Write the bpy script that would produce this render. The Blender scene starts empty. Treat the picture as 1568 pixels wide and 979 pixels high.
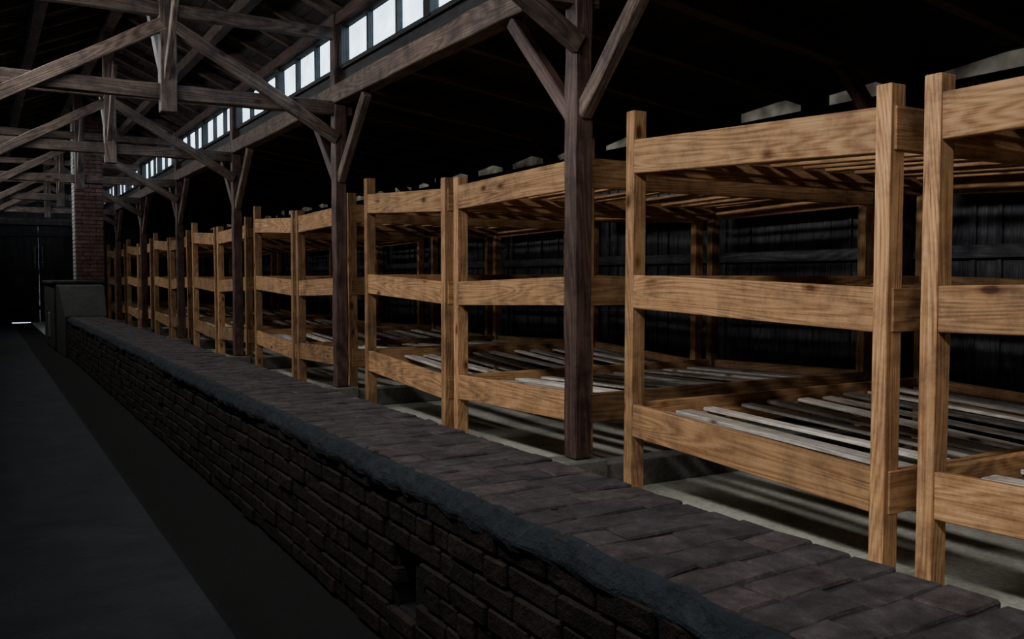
import bpy, random, math
from mathutils import Vector, Matrix
R=random.Random(7)
C=1.38   # eye height above floor; geometry below is written relative to eye height

# ---------------- materials ----------------
def newmat(name):
    m=bpy.data.materials.new(name); m.use_nodes=True
    nt=m.node_tree; b=nt.nodes['Principled BSDF']
    return m,nt,b
def N(nt,t,**kw):
    n=nt.nodes.new(t)
    for k,v in kw.items(): setattr(n,k,v)
    return n
def ramp(nt,src,stops):
    r=N(nt,'ShaderNodeValToRGB'); e=r.color_ramp.elements
    while len(e)<len(stops): e.new(0.5)
    for i,(p,c) in enumerate(stops):
        e[i].position=p; e[i].color=(c[0],c[1],c[2],1) if not isinstance(c,(int,float)) else (c,c,c,1)
    nt.links.new(src,r.inputs[0]); return r.outputs[0]
def mul(nt,a,b,fac=1.0):
    m=N(nt,'ShaderNodeMix',data_type='RGBA',blend_type='MULTIPLY'); m.inputs[0].default_value=fac
    nt.links.new(a,m.inputs[6]); nt.links.new(b,m.inputs[7]); return m.outputs[2]
def mth(nt,op,a,v):
    m=N(nt,'ShaderNodeMath',operation=op); nt.links.new(a,m.inputs[0])
    if isinstance(v,(int,float)): m.inputs[1].default_value=v
    elif v is not None: nt.links.new(v,m.inputs[1])
    return m.outputs[0]
def noise(nt,vec,scale,detail=5,rough=.6,dist=0):
    n=N(nt,'ShaderNodeTexNoise'); n.inputs['Scale'].default_value=scale; n.inputs['Detail'].default_value=detail
    n.inputs['Roughness'].default_value=rough; n.inputs['Distortion'].default_value=dist
    if vec: nt.links.new(vec,n.inputs['Vector'])
    return n.outputs[0]
def mapping(nt,vec,sc):
    m=N(nt,'ShaderNodeMapping'); m.inputs['Scale'].default_value=sc; nt.links.new(vec,m.inputs['Vector']); return m.outputs[0]
def sc3(c,k): return tuple(x*k for x in c)
def wood(name,dark,mid,light,rough=.6,knots=True,dirt=.45,bump=.25,var=.35,k=1.0,rings=.18):
    dark,mid,light=sc3(dark,k),sc3(mid,k),sc3(light,k)
    m,nt,b=newmat(name)
    uv=N(nt,'ShaderNodeUVMap').outputs[0]
    g=noise(nt,mapping(nt,uv,(2.2,120,1)),1.0,4,.7,.4)          # fine fibre
    cn=noise(nt,mapping(nt,uv,(.45,5.0,1)),1.0,1.0,.4,.2)      # cathedral growth rings = contours
    rg=mth(nt,'SINE',mth(nt,'MULTIPLY',cn,130.0),None)
    rg=mth(nt,'MULTIPLY_ADD',rg,.5); rg.node.inputs[2].default_value=.5
    mx=N(nt,'ShaderNodeMix',data_type='FLOAT'); mx.inputs[0].default_value=rings
    nt.links.new(g,mx.inputs[2]); nt.links.new(rg,mx.inputs[3])
    col=ramp(nt,mx.outputs[0],[(.26,dark),(.5,mid),(.76,light)])
    at=N(nt,'ShaderNodeAttribute',attribute_name='rnd')
    vr=ramp(nt,at.outputs['Fac'],[(0,(1-var,1-var,1-var)),(1,(1+var*.3,1+var*.25,1+var*.2))])
    col=mul(nt,col,vr)
    if knots:
        v=N(nt,'ShaderNodeTexVoronoi'); v.inputs['Scale'].default_value=1
        nt.links.new(mapping(nt,uv,(2.6,5.6,1)),v.inputs['Vector'])
        kk=ramp(nt,v.outputs['Distance'],[(0,(.13,.08,.05)),(.08,(.22,.14,.09)),(.115,(.66,.55,.46)),(.19,(1,1,1))])
        col=mul(nt,col,kk,.95)
    geo=N(nt,'ShaderNodeNewGeometry').outputs['Position']
    d=noise(nt,geo,4.1,7,.75)
    col=mul(nt,col,ramp(nt,d,[(.34,(1-dirt,1-dirt,1-dirt*.85)),(.56,(1,1,1))]))
    nt.links.new(col,b.inputs['Base Color']); b.inputs['Roughness'].default_value=rough
    b.inputs['Specular IOR Level'].default_value=.25
    bp=N(nt,'ShaderNodeBump'); bp.inputs['Strength'].default_value=bump; bp.inputs['Distance'].default_value=.006
    nt.links.new(mx.outputs[0],bp.inputs['Height']); nt.links.new(bp.outputs[0],b.inputs['Normal'])
    return m
def stone(name,stops,scale=3,rough=.85,bump=.4,userand=False,fine=30,k=1.0):
    m,nt,b=newmat(name)
    stops=[(p,sc3(c,k)) for p,c in stops]
    geo=N(nt,'ShaderNodeNewGeometry').outputs['Position']
    n1=noise(nt,geo,scale,8,.65,.3)
    col=ramp(nt,n1,stops)
    n2=noise(nt,geo,fine,5,.7)
    col=mul(nt,col,ramp(nt,n2,[(.3,.6),(.65,1.0)]))
    if userand:
        at=N(nt,'ShaderNodeAttribute',attribute_name='rnd')
        col=mul(nt,col,ramp(nt,at.outputs['Fac'],[(0,(.72,.73,.78)),(.5,(.95,.93,.94)),(1,(1.15,1.07,1.03))]))
    nt.links.new(col,b.inputs['Base Color']); b.inputs['Roughness'].default_value=rough
    b.inputs['Specular IOR Level'].default_value=.2
    bp=N(nt,'ShaderNodeBump'); bp.inputs['Strength'].default_value=bump; bp.inputs['Distance'].default_value=.02
    ad=N(nt,'ShaderNodeMath',operation='ADD'); nt.links.new(n1,ad.inputs[0]); nt.links.new(n2,ad.inputs[1])
    nt.links.new(ad.outputs[0],bp.inputs['Height']); nt.links.new(bp.outputs[0],b.inputs['Normal'])
    return m
M_BUNK=wood('bunk_pine',(.17,.080,.034),(.41,.228,.108),(.58,.36,.19),.7,dirt=.5,bump=.35,var=.42)
M_SLAT=wood('slat_pine',(.28,.24,.20),(.58,.53,.47),(.80,.77,.72),.6,dirt=.45,var=.5)
M_POST=wood('old_timber',(.03,.016,.013),(.085,.048,.04),(.17,.105,.092),.5,knots=False,dirt=.7,bump=.6,k=1.0)
M_TRUSS=wood('truss_timber',(.04,.026,.02),(.14,.098,.077),(.26,.20,.17),.6,knots=True,dirt=.65,bump=.6,k=.8)
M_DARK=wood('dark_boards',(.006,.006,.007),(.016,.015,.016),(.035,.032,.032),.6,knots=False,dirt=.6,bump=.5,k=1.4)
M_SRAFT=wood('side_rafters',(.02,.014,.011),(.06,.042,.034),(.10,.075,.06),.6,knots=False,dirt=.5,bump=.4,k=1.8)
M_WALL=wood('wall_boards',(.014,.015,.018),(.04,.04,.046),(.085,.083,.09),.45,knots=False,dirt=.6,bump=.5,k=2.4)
M_DOOR=wood('door_boards',(.006,.004,.004),(.018,.013,.012),(.03,.023,.021),.6,knots=False,dirt=.6,bump=.5,k=2.2)
M_ROOF=wood('roof_boards',(.014,.012,.011),(.035,.03,.028),(.065,.057,.052),.65,knots=False,dirt=.5,bump=.4,k=1.2)
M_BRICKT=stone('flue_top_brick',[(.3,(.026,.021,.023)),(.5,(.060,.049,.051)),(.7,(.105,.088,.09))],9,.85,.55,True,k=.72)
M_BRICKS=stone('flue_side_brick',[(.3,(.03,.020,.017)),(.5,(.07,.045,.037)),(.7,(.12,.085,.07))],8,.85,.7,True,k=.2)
M_MORTAR=stone('mortar',[(.3,(.012,.011,.012)),(.7,(.035,.032,.033))],9,.9,.6,k=.4)
M_TMORT=stone('top_mortar',[(.3,(.02,.018,.019)),(.7,(.06,.055,.057))],9,.9,.6,k=.5)
M_EDGE=stone('edge_render',[(.3,(.018,.028,.042)),(.7,(.05,.068,.090))],9,.85,.8,k=.36)
M_CBRICK=stone('chimney_brick',[(.3,(.10,.05,.042)),(.5,(.2,.11,.09)),(.7,(.28,.19,.16))],8,.85,.4,True,k=.6)
M_PLAST=stone('grey_plaster',[(.3,(.09,.09,.085)),(.7,(.2,.2,.185))],3,.9,.3,k=.20)
M_WHITE=stone('whitewash_lit_brace',[(.3,(.2,.2,.2)),(.7,(.35,.35,.34))],5,.9,.3,k=.8)
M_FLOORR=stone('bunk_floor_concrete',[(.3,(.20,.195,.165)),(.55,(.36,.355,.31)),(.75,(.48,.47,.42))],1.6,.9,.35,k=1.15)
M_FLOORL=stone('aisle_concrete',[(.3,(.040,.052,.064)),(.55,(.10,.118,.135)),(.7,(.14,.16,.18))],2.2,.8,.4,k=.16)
M_STRIP=stone('aisle_dark_strip',[(.3,(.018,.018,.02)),(.7,(.04,.038,.04))],2,.9,.4,k=.10)  # darker floor strip between slab and flue
M_CONC=stone('footing_concrete',[(.3,(.10,.10,.09)),(.7,(.2,.19,.17))],6,.9,.5,k=.9)
M_IRON,nt,b=newmat('iron_latch'); b.inputs['Base Color'].default_value=(.12,.12,.125,1); b.inputs['Metallic'].default_value=.2; b.inputs['Roughness'].default_value=.6
def glass(name,c,lo=.6,sc=4):
    m,nt,b=newmat(name); out=nt.nodes['Material Output']
    t=N(nt,'ShaderNodeBsdfTransparent'); t.inputs[0].default_value=(*c,1)
    g=N(nt,'ShaderNodeBsdfGlossy'); g.inputs['Roughness'].default_value=.1
    geo=N(nt,'ShaderNodeNewGeometry').outputs['Position']
    n=noise(nt,geo,sc,3,.5); r=ramp(nt,n,[(.3,(c[0]*lo,c[1]*lo,c[2]*lo)),(.7,c)])
    nt.links.new(r,t.inputs[0])
    mx=N(nt,'ShaderNodeMixShader'); mx.inputs[0].default_value=.03
    nt.links.new(t.outputs[0],mx.inputs[1]); nt.links.new(g.outputs[0],mx.inputs[2]); nt.links.new(mx.outputs[0],out.inputs[0])
    return m
M_GLASS=glass('window_glass',(.97,.98,1.0),.75); M_EAVEDIM=glass('eave_dim_pane',(.22,.185,.155),.25,2.5)  # second one is an added tint that darkens sky seen under the eaves

# ---------------- mesh builder ----------------
class MB:
    def __init__(s): s.v=[];s.f=[];s.uv=[];s.rn=[];s.mi=[];s.mats=[]
    def mi_(s,m):
        if m not in s.mats: s.mats.append(m)
        return s.mats.index(m)
    def board(s,p0,p1,w,h,mat,up=(0,0,1),seg=1,jit=0.0):
        p0=Vector(p0);p1=Vector(p1);a=(p1-p0);L=a.length;a.normalize();up=Vector(up)
        if abs(a.dot(up))>.99: up=Vector((1,0,0))
        sd=a.cross(up).normalized(); u2=sd.cross(a).normalized()
        base=len(s.v); rnd=R.random(); uo=R.random()*50; vo=R.random()*50; mi=s.mi_(mat)
        sg=[(-1,-1),(1,-1),(1,1),(-1,1)]; per=[0,w,w+h,2*w+h,2*w+2*h]
        for i in range(seg+1):
            c=p0.lerp(p1,i/seg)
            for (x,y) in sg:
                q=c+sd*(x*w/2+R.uniform(-jit,jit))+u2*(y*h/2+R.uniform(-jit,jit))
                s.v.append((q.x,q.y,q.z+C))
        for i in range(seg):
            for k in range(4):
                k2=(k+1)%4
                s.f.append((base+i*4+k,base+i*4+k2,base+(i+1)*4+k2,base+(i+1)*4+k))
                u0=uo+L*i/seg;u1=uo+L*(i+1)/seg
                s.uv+= [(u0,vo+per[k]),(u0,vo+per[k+1]),(u1,vo+per[k+1]),(u1,vo+per[k])]
                s.rn.append(rnd); s.mi.append(mi)
        e=base+seg*4
        s.f.append((base+3,base+2,base+1,base)); s.uv+=[(uo,vo),(uo+.02,vo+w),(uo+.04,vo+w),(uo+.06,vo)]
        s.f.append((e,e+1,e+2,e+3)); s.uv+=[(uo,vo),(uo+.02,vo+w),(uo+.04,vo+w),(uo+.06,vo)]
        s.rn+=[rnd*.6]*2; s.mi+=[mi,mi]
    def box(s,x0,x1,y0,y1,z0,z1,mat,jit=0):
        s.board(((x0+x1)/2,y0,(z0+z1)/2),((x0+x1)/2,y1,(z0+z1)/2),x1-x0,z1-z0,mat,jit=jit)
    def poly(s,verts,faces,mat):
        base=len(s.v); mi=s.mi_(mat)
        for q in verts: s.v.append((q[0],q[1],q[2]+C))
        for f in faces:
            s.f.append(tuple(base+i for i in f)); s.rn.append(.5); s.mi.append(mi)
            for i in f:
                q=verts[i]; s.uv.append((q[1],q[0]+q[2]))
    def make(s,name,bevel=0,parent=None):
        me=bpy.data.meshes.new(name); me.from_pydata(s.v,[],s.f)
        for m in s.mats: me.materials.append(m)
        ul=me.uv_layers.new(name='UVMap')
        at=me.attributes.new('rnd','FLOAT','FACE')
        ul.data.foreach_set('uv',[c for t in s.uv for c in t])
        at.data.foreach_set('value',s.rn); me.polygons.foreach_set('material_index',s.mi)
        me.update(); o=bpy.data.objects.new(name,me); bpy.context.scene.collection.objects.link(o)
        if bevel:
            b=o.modifiers.new('bevel','BEVEL'); b.width=bevel; b.segments=1; b.limit_method='ANGLE'
        if parent: o.parent=parent
        return o

Y0,Y1=-5.0,31.2
CX=1.575; PX=3.27; LX=2*CX-PX; WX=6.62; LWX=2*CX-WX
FX=3.44; DEP=2.95; PER=4.38

# ---------------- bunks ----------------
def bunk(yn,yf,kind):
    b=MB(); pw,pd=.078,.10
    e=lambda a:R.uniform(-a,a)
    if kind=='A': zn=[.757,-.045,-.865]; zf=[.845,.022,-.775]; tn,tf=.85,1.02
    else: zn=[.79,.005,-.785]; zf=[.768,-.036,-.825]; tn,tf=.92,.845
    k=e(.012); zn=[z+k for z in zn]; k=e(.012); zf=[z+k for z in zf]
    xb=FX+DEP
    yN=yn+pw/2; yF=yf-pw/2
    for (y,t,s) in ((yN,tn,1),(yF,tf,-1)):
        b.board((FX+pd/2,y,-C),(FX+pd/2+e(.008),y+e(.008),t+e(.01)),pw,pd,M_BUNK,up=(1,0,0),seg=4,jit=.0015)
        b.board((xb-pd/2,y,-C),(xb-pd/2,y,t-.05),pw,pd,M_BUNK,up=(1,0,0))
    for i in range(3):
        a,c=zn[i]-.1,zf[i]-.1
        hh=.2
        b.board((FX+.03,yn+pw-.002,a),(FX+.03,yf-pw+.002,c),.045,hh+e(.006),M_BUNK,seg=3,jit=.0015)
        b.board((xb-.03,yn+pw-.002,a),(xb-.03,yf-pw+.002,c),.045,hh,M_BUNK)
        # side rails lapped into the outer face of the posts
        b.board((FX+.028,yn+.014,a),(xb-.02,yn+.014,a),.045,hh-.004,M_BUNK,seg=2,jit=.001)
        b.board((FX+.028,yf-.014,c),(xb-.02,yf-.014,c),.045,hh-.004,M_BUNK,seg=2,jit=.001)
        b.board((FX+pd,yn+.055,a-.02),(xb-pd,yn+.055,a-.02),.04,.06,M_BUNK)
        b.board((FX+pd,yf-.055,c-.02),(xb-pd,yf-.055,c-.02),.04,.06,M_BUNK)
        n=11
        for j in range(n):
            x=FX+.19+j*(DEP-.34)/(n-1)+e(.045)
            z0=a+.024; z1=c+.024
            b.board((x+e(.06),yn+.04+abs(e(.05)),z0+abs(e(.006))),(x+e(.06),yf-.04-abs(e(.05)),z1+abs(e(.006))),.11+e(.03),.022,M_SLAT if i==2 else M_BUNK,seg=2,jit=.003)
    return b.make('bunk_bed',.004)
for n in range(-2,7):
    a=2.56+PER*n
    if n>=-1: bunk(a,a+1.88,'A')
    if n<6: bunk(a+1.88+.46,a+1.88+.46+1.88,'B')

# ---------------- timber posts, footings ----------------
TN=[4.70+PER*n for n in range(-2,6)]
for y in TN:
    for X,s in ((PX,1),(LX,-1)):
        b=MB()
        b.board((X,y,-1.155),(X,y,1.80),.130,.130,M_POST,up=(1,0,0),seg=14,jit=.006)
        for d in (1,-1):
            b.board((X,y+d*.05,1.02),(X,y+d*.80,1.79),.08,.10,M_TRUSS if (d<0) else M_POST,seg=4,jit=.003)
        b.board((X,y,-C),(X,y,-1.16),.26,.30 if s>0 else .2,M_CONC,up=(1,0,0),seg=3,jit=.012)
        x0,x1=(X+.15,WX-.15) if s>0 else (LWX+.15,X-.15)
        b.box(x0,x1,y-.07,y+.07,-C,-1.20,M_CONC,jit=.008)
        b.make('timber_post',.008)
for X in (PX,LX):
    b=MB()
    for i in range(-2,6):
        y=4.7+PER*i
        b.board((X,y,1.9),(X,y+PER-.004,1.9),.15,.19,M_TRUSS,seg=10,jit=.006)
    b.make('arcade_beam',.008)
# ---------------- trusses ----------------
def rz(x):
    return 2.70+(1.0-abs(x-CX)/1.95)*.85
def sz(x):
    d=abs(x-CX); return 2.10-(d-1.66)*.125
for y in TN:
    b=MB()
    b.board((LX-.25,y+.02,1.76),(PX+.14,y+.02,1.76),.12,.14,M_TRUSS,seg=12,jit=.006)
    b.board((LX-.1,y-.02,2.52),(PX+.05,y-.02,2.52),.10,.12,M_TRUSS,seg=10,jit=.006)
    b.board((CX,y-.03,1.56),(CX,y-.03,rz(CX)-.12),.13,.15,M_TRUSS,up=(1,0,0),seg=8,jit=.005)
    for s in (1,-1):
        b.board((CX+s*1.66,y-.06,1.44),(CX+s*.04,y-.06,2.38),.07,.12,M_TRUSS,seg=7,jit=.005)
        b.board((CX+s*1.80,y,rz(CX+1.80)-.06),(CX,y,rz(CX)-.06),.10,.12,M_TRUSS,seg=6,jit=.004)
        b.board((CX-.02,y+s*.06,1.88),(CX-.02,y+s*.85,2.75),.05,.09,M_WHITE if s>0 else M_TRUSS,seg=3,jit=.004)  # far brace gets the white material: its lit look is put into colour
        b.board((CX+s*(PX-CX),y,1.95),(CX+s*(PX-CX),y,2.72),.14,.14,M_POST,up=(1,0,0),seg=3,jit=.004)
        xa=CX+s*(PX-CX+.09); xw=CX+s*(WX-CX-.15)
        b.board((xa,y,1.98),(xw,y,1.60),.12,.15,M_SRAFT,seg=8,jit=.005)
        b.board((xw,y,-1.2),(xw,y,1.56),.13,.13,M_POST,up=(1,0,0),seg=4,jit=.004)
        b.board((xw-s*.05,y,.95),(xw-s*.75,y,1.63),.09,.11,M_POST)
    b.make('roof_truss',.006)
b=MB()
b.board((CX,Y0,rz(CX)-.16),(CX,Y1,rz(CX)-.16),.12,.14,M_TRUSS,seg=30,jit=.005)
b.make('ridge_beam',.006)
b=MB()
for s in (1,-1):
    x=CX+s*.95
    b.board((x,Y0,rz(x)-.2),(x,Y1,rz(x)-.2),.12,.13,M_TRUSS,seg=30,jit=.005)
    x=CX+s*1.70
    b.board((x,Y0,2.66),(x,Y1,2.66),.12,.12,M_POST,seg=30,jit=.005)
b.make('roof_purlins',.006)
b=MB()
RW=1.80
for s in (1,-1):
    n=9
    for i in range(n):
        xa=CX+s*(RW*i/n); xb_=CX+s*(RW*(i+1)/n-.010)
        xm=(xa+xb_)/2; L=math.hypot(RW/n,.85*RW/1.95/n)-.008
        nrm=Vector((s*.85/1.95,0,1)).normalized()
        y=Y0
        while y<Y1:
            l=min(R.uniform(3.5,5.5),Y1+.1-y)
            b.board((xm,y,rz(xm)+.045+R.uniform(-.004,.004)),(xm,y+l-.006,rz(xm)+.045),L,.025,M_ROOF,up=nrm)
            y+=l
    y=Y0+.4
    while y<Y1:
        if min(abs(y-t) for t in TN)>.15:
            b.board((CX+s*RW,y,rz(CX+RW)-.01),(CX+s*.02,y,rz(CX)-.01),.07,.10,M_TRUSS,up=(0,0,1),seg=2,jit=.003)
        y+=.73
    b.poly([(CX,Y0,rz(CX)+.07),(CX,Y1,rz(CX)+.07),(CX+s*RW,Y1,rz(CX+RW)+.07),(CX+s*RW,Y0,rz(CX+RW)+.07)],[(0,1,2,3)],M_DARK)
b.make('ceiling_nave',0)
b=MB()
for s in (1,-1):
    n=17; d0,d1=1.80,5.10
    nrm=Vector((s*.125,0,1)).normalized()
    for i in range(n):
        xm=CX+s*(d0+(d1-d0)*(i+.5)/n); L=(d1-d0)/n-.008
        y=Y0
        while y<Y1:
            l=min(R.uniform(3.5,5.5),Y1+.1-y)
            b.board((xm,y,sz(xm)+.03+R.uniform(-.004,.004)),(xm,y+l-.006,sz(xm)+.03),L,.025,M_DARK,up=nrm)
            y+=l
    for j in range(34):
        y=4.7-PER*2+j*PER/4
        if j%4: b.board((CX+s*1.8,y,sz(CX+1.8)-.04),(CX+s*(d1-.1),y,sz(CX+d1)-.03),.08,.11,M_SRAFT,seg=3,jit=.004)
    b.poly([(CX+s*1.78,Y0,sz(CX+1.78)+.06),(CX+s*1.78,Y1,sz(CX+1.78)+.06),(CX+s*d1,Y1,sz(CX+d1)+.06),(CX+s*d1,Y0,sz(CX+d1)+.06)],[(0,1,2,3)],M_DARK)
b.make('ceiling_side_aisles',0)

# ---------------- clerestory windows ----------------
wi=1
b=MB()
for X,s in ((PX+.03,1),(LX-.03,-1)):
    b.box(min(X,X+s*.06),max(X,X+s*.06),Y0,Y1,2.0,2.17,M_DARK)
    b.box(min(X,X+s*.05),max(X,X+s*.05),Y0,Y1,2.60,2.80,M_DARK)
b.make('trim_clerestory',0)
for i in range(-2,7):
    ya=4.70+PER*(i-1)+.09; yb=ya+PER-.18
    if ya>Y1-.5: continue
    yb=min(yb,Y1-.05)
    for X,s in ((PX+.04,1),(LX-.04,-1)):
        w=MB()
        x0,x1=X-.03,X+.03
        w.box(x0-.02,x1+.02,ya,yb,2.15,2.195,M_DARK); w.box(x0,x1,ya,yb,2.575,2.605,M_DARK)
        span=(yb-ya); npn=6; pitch=span/npn
        for k in range(npn+1):
            y=ya+k*pitch; t=.065 if k in(0,3,6) else .022
            w.box(x0-(.03 if t>.05 else 0),x1,max(ya-.05,y-t),min(yb+.05,y+t),2.17,2.60,M_DARK)
        w.box(X-.004,X+.004,ya,yb,2.18,2.59,M_GLASS)
        w.make('window_%d'%wi,.003); wi+=1

# ---------------- outer walls ----------------
for X,nm,s in ((WX,'wall_right',1),(LWX,'wall_left',-1)):
    b=MB(); y=Y0
    while y<Y1:
        w=R.uniform(.16,.22); w=min(w,Y1-y)
        if w<.03: break
        b.board((X+s*(.02+R.uniform(-.004,.004)),y+w/2,-C),(X+s*.02,y+w/2,1.50),w-.006,.03,M_WALL,up=(1,0,0))
        if R.random()<.5: b.board((X-s*.008,y+w,-C),(X-s*.008,y+w,1.50),.035,.02,M_WALL,up=(1,0,0))
        y+=w
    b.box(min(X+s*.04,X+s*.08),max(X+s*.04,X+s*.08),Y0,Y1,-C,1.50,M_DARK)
    b.box(X-.06,X+.06,Y0,Y1,1.42,1.535,M_DARK)
    for z in (-.95,.15): b.box(min(X-s*.06,X),max(X-s*.06,X),Y0,Y1,z,z+.1,M_WALL)
    for j in range(34):
        y=4.7-PER*2+j*PER/4
        b.box(X-.02,X+.02,y-R.uniform(.08,.22),y+R.uniform(.08,.22),1.50,1.72,M_DARK)
        if R.random()<.15: b.box(X-.02,X+.02,y,y+PER/4,1.50,1.72,M_DARK)
        # tilted board added to taper the slot of light
        h0,h1=R.uniform(-.04,.0),R.uniform(.06,.11)
        b.board((X-.03,y,1.73-h0),(X-.03,y+PER/4,1.73-h1),.02,.10,M_DARK)
    b.box(X+.006,X+.012,Y0,Y1,1.50,1.72,M_EAVEDIM)  # added pane, dims the sky showing through the eave slots
    b.make(nm,0)
def endwall(y,nm,s):
    b=MB(); x=LWX-.1
    while x<WX+.1:
        w=R.uniform(.17,.23)
        xm=x+w/2; d=abs(xm-CX)
        top=(rz(xm)+.04) if d<1.75 else sz(xm)+.03
        if s>0 and 0.25<xm<2.9: lo=1.62
        else: lo=-C
        b.board((xm,y+.02+R.uniform(-.004,.004),lo),(xm,y+.02,top),w-.006,.03,M_DOOR,up=(0,1,0))
        x+=w
    if s>0:
        b.box(LWX,.2,y+.04,y+.08,-C,2.2,M_DARK); b.box(2.95,WX,y+.04,y+.08,-C,2.2,M_DARK); b.box(LX-.2,PX+.2,y+.04,y+.08,1.6,3.5,M_DARK)
    else: b.box(LWX,WX,y-.08,y-.04,-C,3.5,M_DARK)
    b.box(LX,PX,y-.08,y,1.66,1.80,M_TRUSS); b.box(LX,PX,y-.08,y,2.45,2.58,M_TRUSS)
    b.board((LX+.05,y-.08,1.8),(CX,y-.08,2.4),.06,.12,M_TRUSS); b.board((PX-.05,y-.08,1.8),(CX,y-.08,2.4),.06,.12,M_TRUSS)
    b.make(nm,0)
endwall(Y1,'wall_far',1); endwall(Y0,'wall_near',-1)
for k,(xa,xb_) in enumerate(((.262,1.570),(1.574,2.878))):
    b=MB(); n=7; w=(xb_-xa)/n
    for i in range(n):
        xm=xa+w*(i+.5); b.board((xm,Y1+.0,-C+.002),(xm,Y1+.0,1.595),w-.006,.035,M_DOOR,up=(0,1,0))
    b.box(xa-.002 if k else xa-.04,xb_+.04 if k else xb_+.001,Y1+.02,Y1+.04,-C+.001,1.62,M_DARK)
    for z in (-1.0,.1,1.25): b.box(xa,xb_,Y1-.05,Y1-.018,z,z+.13,M_DOOR)
    b.board((xa+.1,Y1-.035,-.9),(xb_-.1,Y1-.035,.1),.12,.03,M_DOOR,up=(0,1,0))
    hx=xb_-.10 if k==0 else xa+.10
    b.box(hx-.015,hx+.015,Y1-.09,Y1-.05,.3,.95,M_IRON)
    b.box(hx-.06,hx+.06,Y1-.08,Y1-.05,.45,.48,M_IRON)
    b.make('door_%d'%(k+1),.003)
b=MB(); b.box(.12,.26,Y1-.1,Y1+.06,-C,1.75,M_POST); b.box(2.88,3.02,Y1-.1,Y1+.06,-C,1.75,M_POST); b.box(.1,3.04,Y1-.11,Y1+.03,1.6,1.74,M_POST)
b.make('trim_door_frame',.006)

# ---------------- floor ----------------
b=MB()
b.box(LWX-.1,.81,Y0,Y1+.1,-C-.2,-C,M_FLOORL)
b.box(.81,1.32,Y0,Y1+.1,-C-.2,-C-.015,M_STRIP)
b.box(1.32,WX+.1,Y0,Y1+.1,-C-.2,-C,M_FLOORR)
b.make('floor',0)

# ---------------- brick flue ----------------
FL,FR,FT=1.29,1.86,-.69; FYE=17.28
b=MB()
hy0,hy1,hz0,hz1=2.90,3.05,-1.22,-.98
cx0,cx1=FL+.025,FR-.025
b.box(cx0,cx1,Y0+.3,hy0,-C,FT-.06,M_MORTAR); b.box(cx0,cx1,hy1,FYE,-C,FT-.06,M_MORTAR)
b.box(cx0,cx1,hy0,hy1,-C,hz0,M_MORTAR); b.box(cx0,cx1,hy0,hy1,hz1,FT-.06,M_MORTAR); b.box(cx0+.25,cx1,hy0,hy1,hz0,hz1,M_MORTAR)
nc=8; ch=(FT-.06+C)/nc
for c in range(nc):
    z=-C+ch*c
    y=Y0+.3+(0 if c%2 else .12)
    while y<FYE-.05:
        l=.25 if c%3 else (.125 if R.random()<.5 else .25)
        l=min(l*R.uniform(.92,1.06),FYE-y)
        mid=y+l/2
        if not(hy0-.06<mid<hy1+.06 and hz0<z+ch/2<hz1):
            j=R.uniform(-.005,.009)
            b.board((FL+.055+j,y,z+ch/2+R.uniform(-.0025,.0025)),(FL+.055+j+R.uniform(-.004,.004),y+l-.012,z+ch/2+R.uniform(-.0025,.0025)),.11,ch-.011,M_BRICKS,jit=.003)
            b.board((FR-.055,y,z+ch/2),(FR-.055,y+l-.014,z+ch/2),.11,ch-.014,M_BRICKS,jit=.003)
        y+=l
b.box(FL+.03,FR-.02,Y0+.3,FYE,FT-.06,FT-.006,M_TMORT)
y=Y0+.3
row=0
while y<FYE-.05:
    w=min(R.uniform(.115,.135),FYE-y)
    sp=[FL+.04,FL+.30,FR-.0] if row%2 else [FL+.04,FL+.17,FL+.42,FR-.0]
    sk=R.uniform(-.012,.012)
    for i in range(len(sp)-1):
        zz=FT-.035+R.uniform(-.003,.003)
        b.board((sp[i]+.003,y+w/2+sk,zz+R.uniform(-.002,.002)),(sp[i+1]-.004,y+w/2-sk,zz+R.uniform(-.002,.002)),w-.006,.07,M_BRICKT,seg=3,jit=.0022)
    y+=w; row+=1
vs=[];fs=[]; ny=int((FYE-Y0)/.05)
prof=[(-.006,-.085),(-.012,-.062),(.002,-.036),(.022,-.010),(.040,.001),(.046,-.03)]
off=0
for i in range(ny+1):
    y=Y0+.3+(FYE-Y0-.3)*i/ny; off=off*.8+R.uniform(-.009,.009); q=off
    for (px,pz) in prof:
        vs.append((FL+px+q*.8+R.uniform(-.004,.004),y,FT+pz+R.uniform(-.004,.004)+q*.3))
m_=len(prof)
for i in range(ny):
    for k in range(m_-1): fs.append((i*m_+k,i*m_+k+1,(i+1)*m_+k+1,(i+1)*m_+k))
b.poly(vs,fs,M_EDGE)
b.make('brick_flue',.006)

# ---------------- stove + chimney ----------------
b=MB()
x0,x1=1.22,2.02
b.poly([(x0+.03,17.3,-C),(x1-.1,17.3,-C),(x1-.1,17.3,FT+.01),(x0+.03,17.3,FT+.01),
        (x0,19,-C),(x1,19,-C),(x1,19,-.13),(x0,19,-.13),
        (x0,18.1,-.16),(x1-.04,18.1,-.16)],
       [(0,1,2,3),(3,2,9,8),(8,9,6,7),(0,3,8,7,4),(1,5,6,9,2)],M_PLAST)
b.box(x0-.03,x1+.03,18.9,21.8,-C,-.10,M_PLAST,jit=.01)
b.box(x0-.07,x1+.07,18.86,21.84,-.12,-.06,M_PLAST,jit=.006)
b.box(x0-.045,x0-.02,20,20.5,-1.2,-.7,M_IRON)
b.make('brick_stove',.015)
b=MB()
ax0,ax1,ay0,ay1=1.62,2.12,19.4,19.9
b.box(ax0+.01,ax1-.01,ay0+.01,ay1-.01,-.05,rz(CX)-.2,M_MORTAR)
z=-.05;c=0
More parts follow.
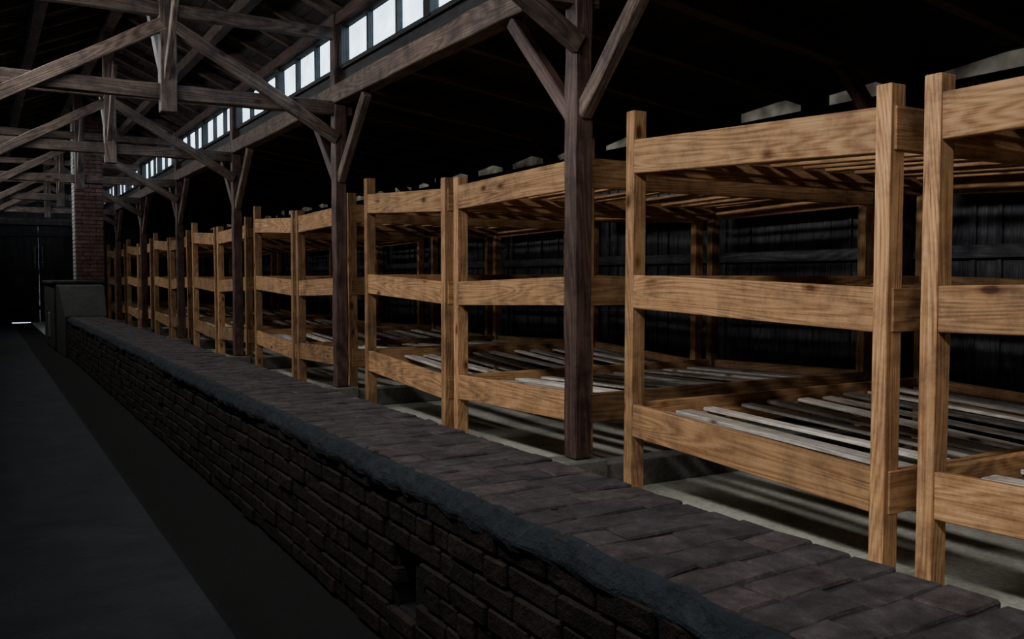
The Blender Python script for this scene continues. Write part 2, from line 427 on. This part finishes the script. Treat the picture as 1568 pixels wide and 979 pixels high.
while z<3.1:
    for (u0,u1) in (((0,.25),(.25,.5)) if c%2 else ((0,.125),(.125,.375),(.375,.5))):
        b.box(ax0+u0+.004,ax0+u1-.004,ay0-.012,ay0+.06,z+.004,z+.072,M_CBRICK,jit=.002)
        b.box(ax0+u0+.004,ax0+u1-.004,ay1-.06,ay1+.012,z+.004,z+.072,M_CBRICK,jit=.002)
        b.box(ax0-.012,ax0+.03,ay0+u0+.004,ay0+u1-.004,z+.004,z+.072,M_WHITE,jit=.002)
        b.box(ax1-.03,ax1+.012,ay0+u0+.004,ay0+u1-.004,z+.004,z+.072,M_CBRICK,jit=.002)
    z+=.078;c+=1
b.make('brick_chimney',.003)

# ---------------- lighting ----------------
w=bpy.data.worlds.new('sky'); bpy.context.scene.world=w; w.use_nodes=True
bg=w.node_tree.nodes['Background']; bg.inputs[0].default_value=(.66,.86,1,1); bg.inputs[1].default_value=5.5
def area(name,loc,sx,sy,power,col,target,spread=180):
    l=bpy.data.lights.new(name,'AREA'); l.shape='RECTANGLE'; l.size=sx; l.size_y=sy; l.energy=power; l.color=col
    l.spread=math.radians(spread)
    o=bpy.data.objects.new(name,l); bpy.context.scene.collection.objects.link(o)
    o.location=Vector(loc)+Vector((0,0,C))
    d=(Vector(target)-Vector(loc)).normalized()
    z=-d; x=Vector((0,1,0)); y=z.cross(x).normalized(); x=y.cross(z)
    o.matrix_world=Matrix.Translation(o.location)@Matrix((x,y,z)).transposed().to_4x4()
    return o
# daylight entering through the clerestory windows, bay by bay
PW=[90,108,70,54,46,40,34,32]
for i in range(-1,6):
    y=4.7+PER*i+PER/2-PER
    area('daylight_left',(LX+.10,y,2.38),PER-.3,.30,PW[i+1],(1,.975,.93),(FX,y,-.1),145)
area('daylight_right',(PX+1.3,12,3.3),32,1.2,600,(.62,.83,1),(0.2,12,.6))

# ---------------- camera ----------------
cam=bpy.data.cameras.new('camera'); co=bpy.data.objects.new('camera',cam); bpy.context.scene.collection.objects.link(co)
cam.sensor_width=36; cam.lens=31.55; cam.clip_start=.05; cam.clip_end=200
co.location=(0,0,C); co.rotation_euler=(math.radians(90-2.69),0,math.radians(-30.64))
bpy.context.scene.camera=co
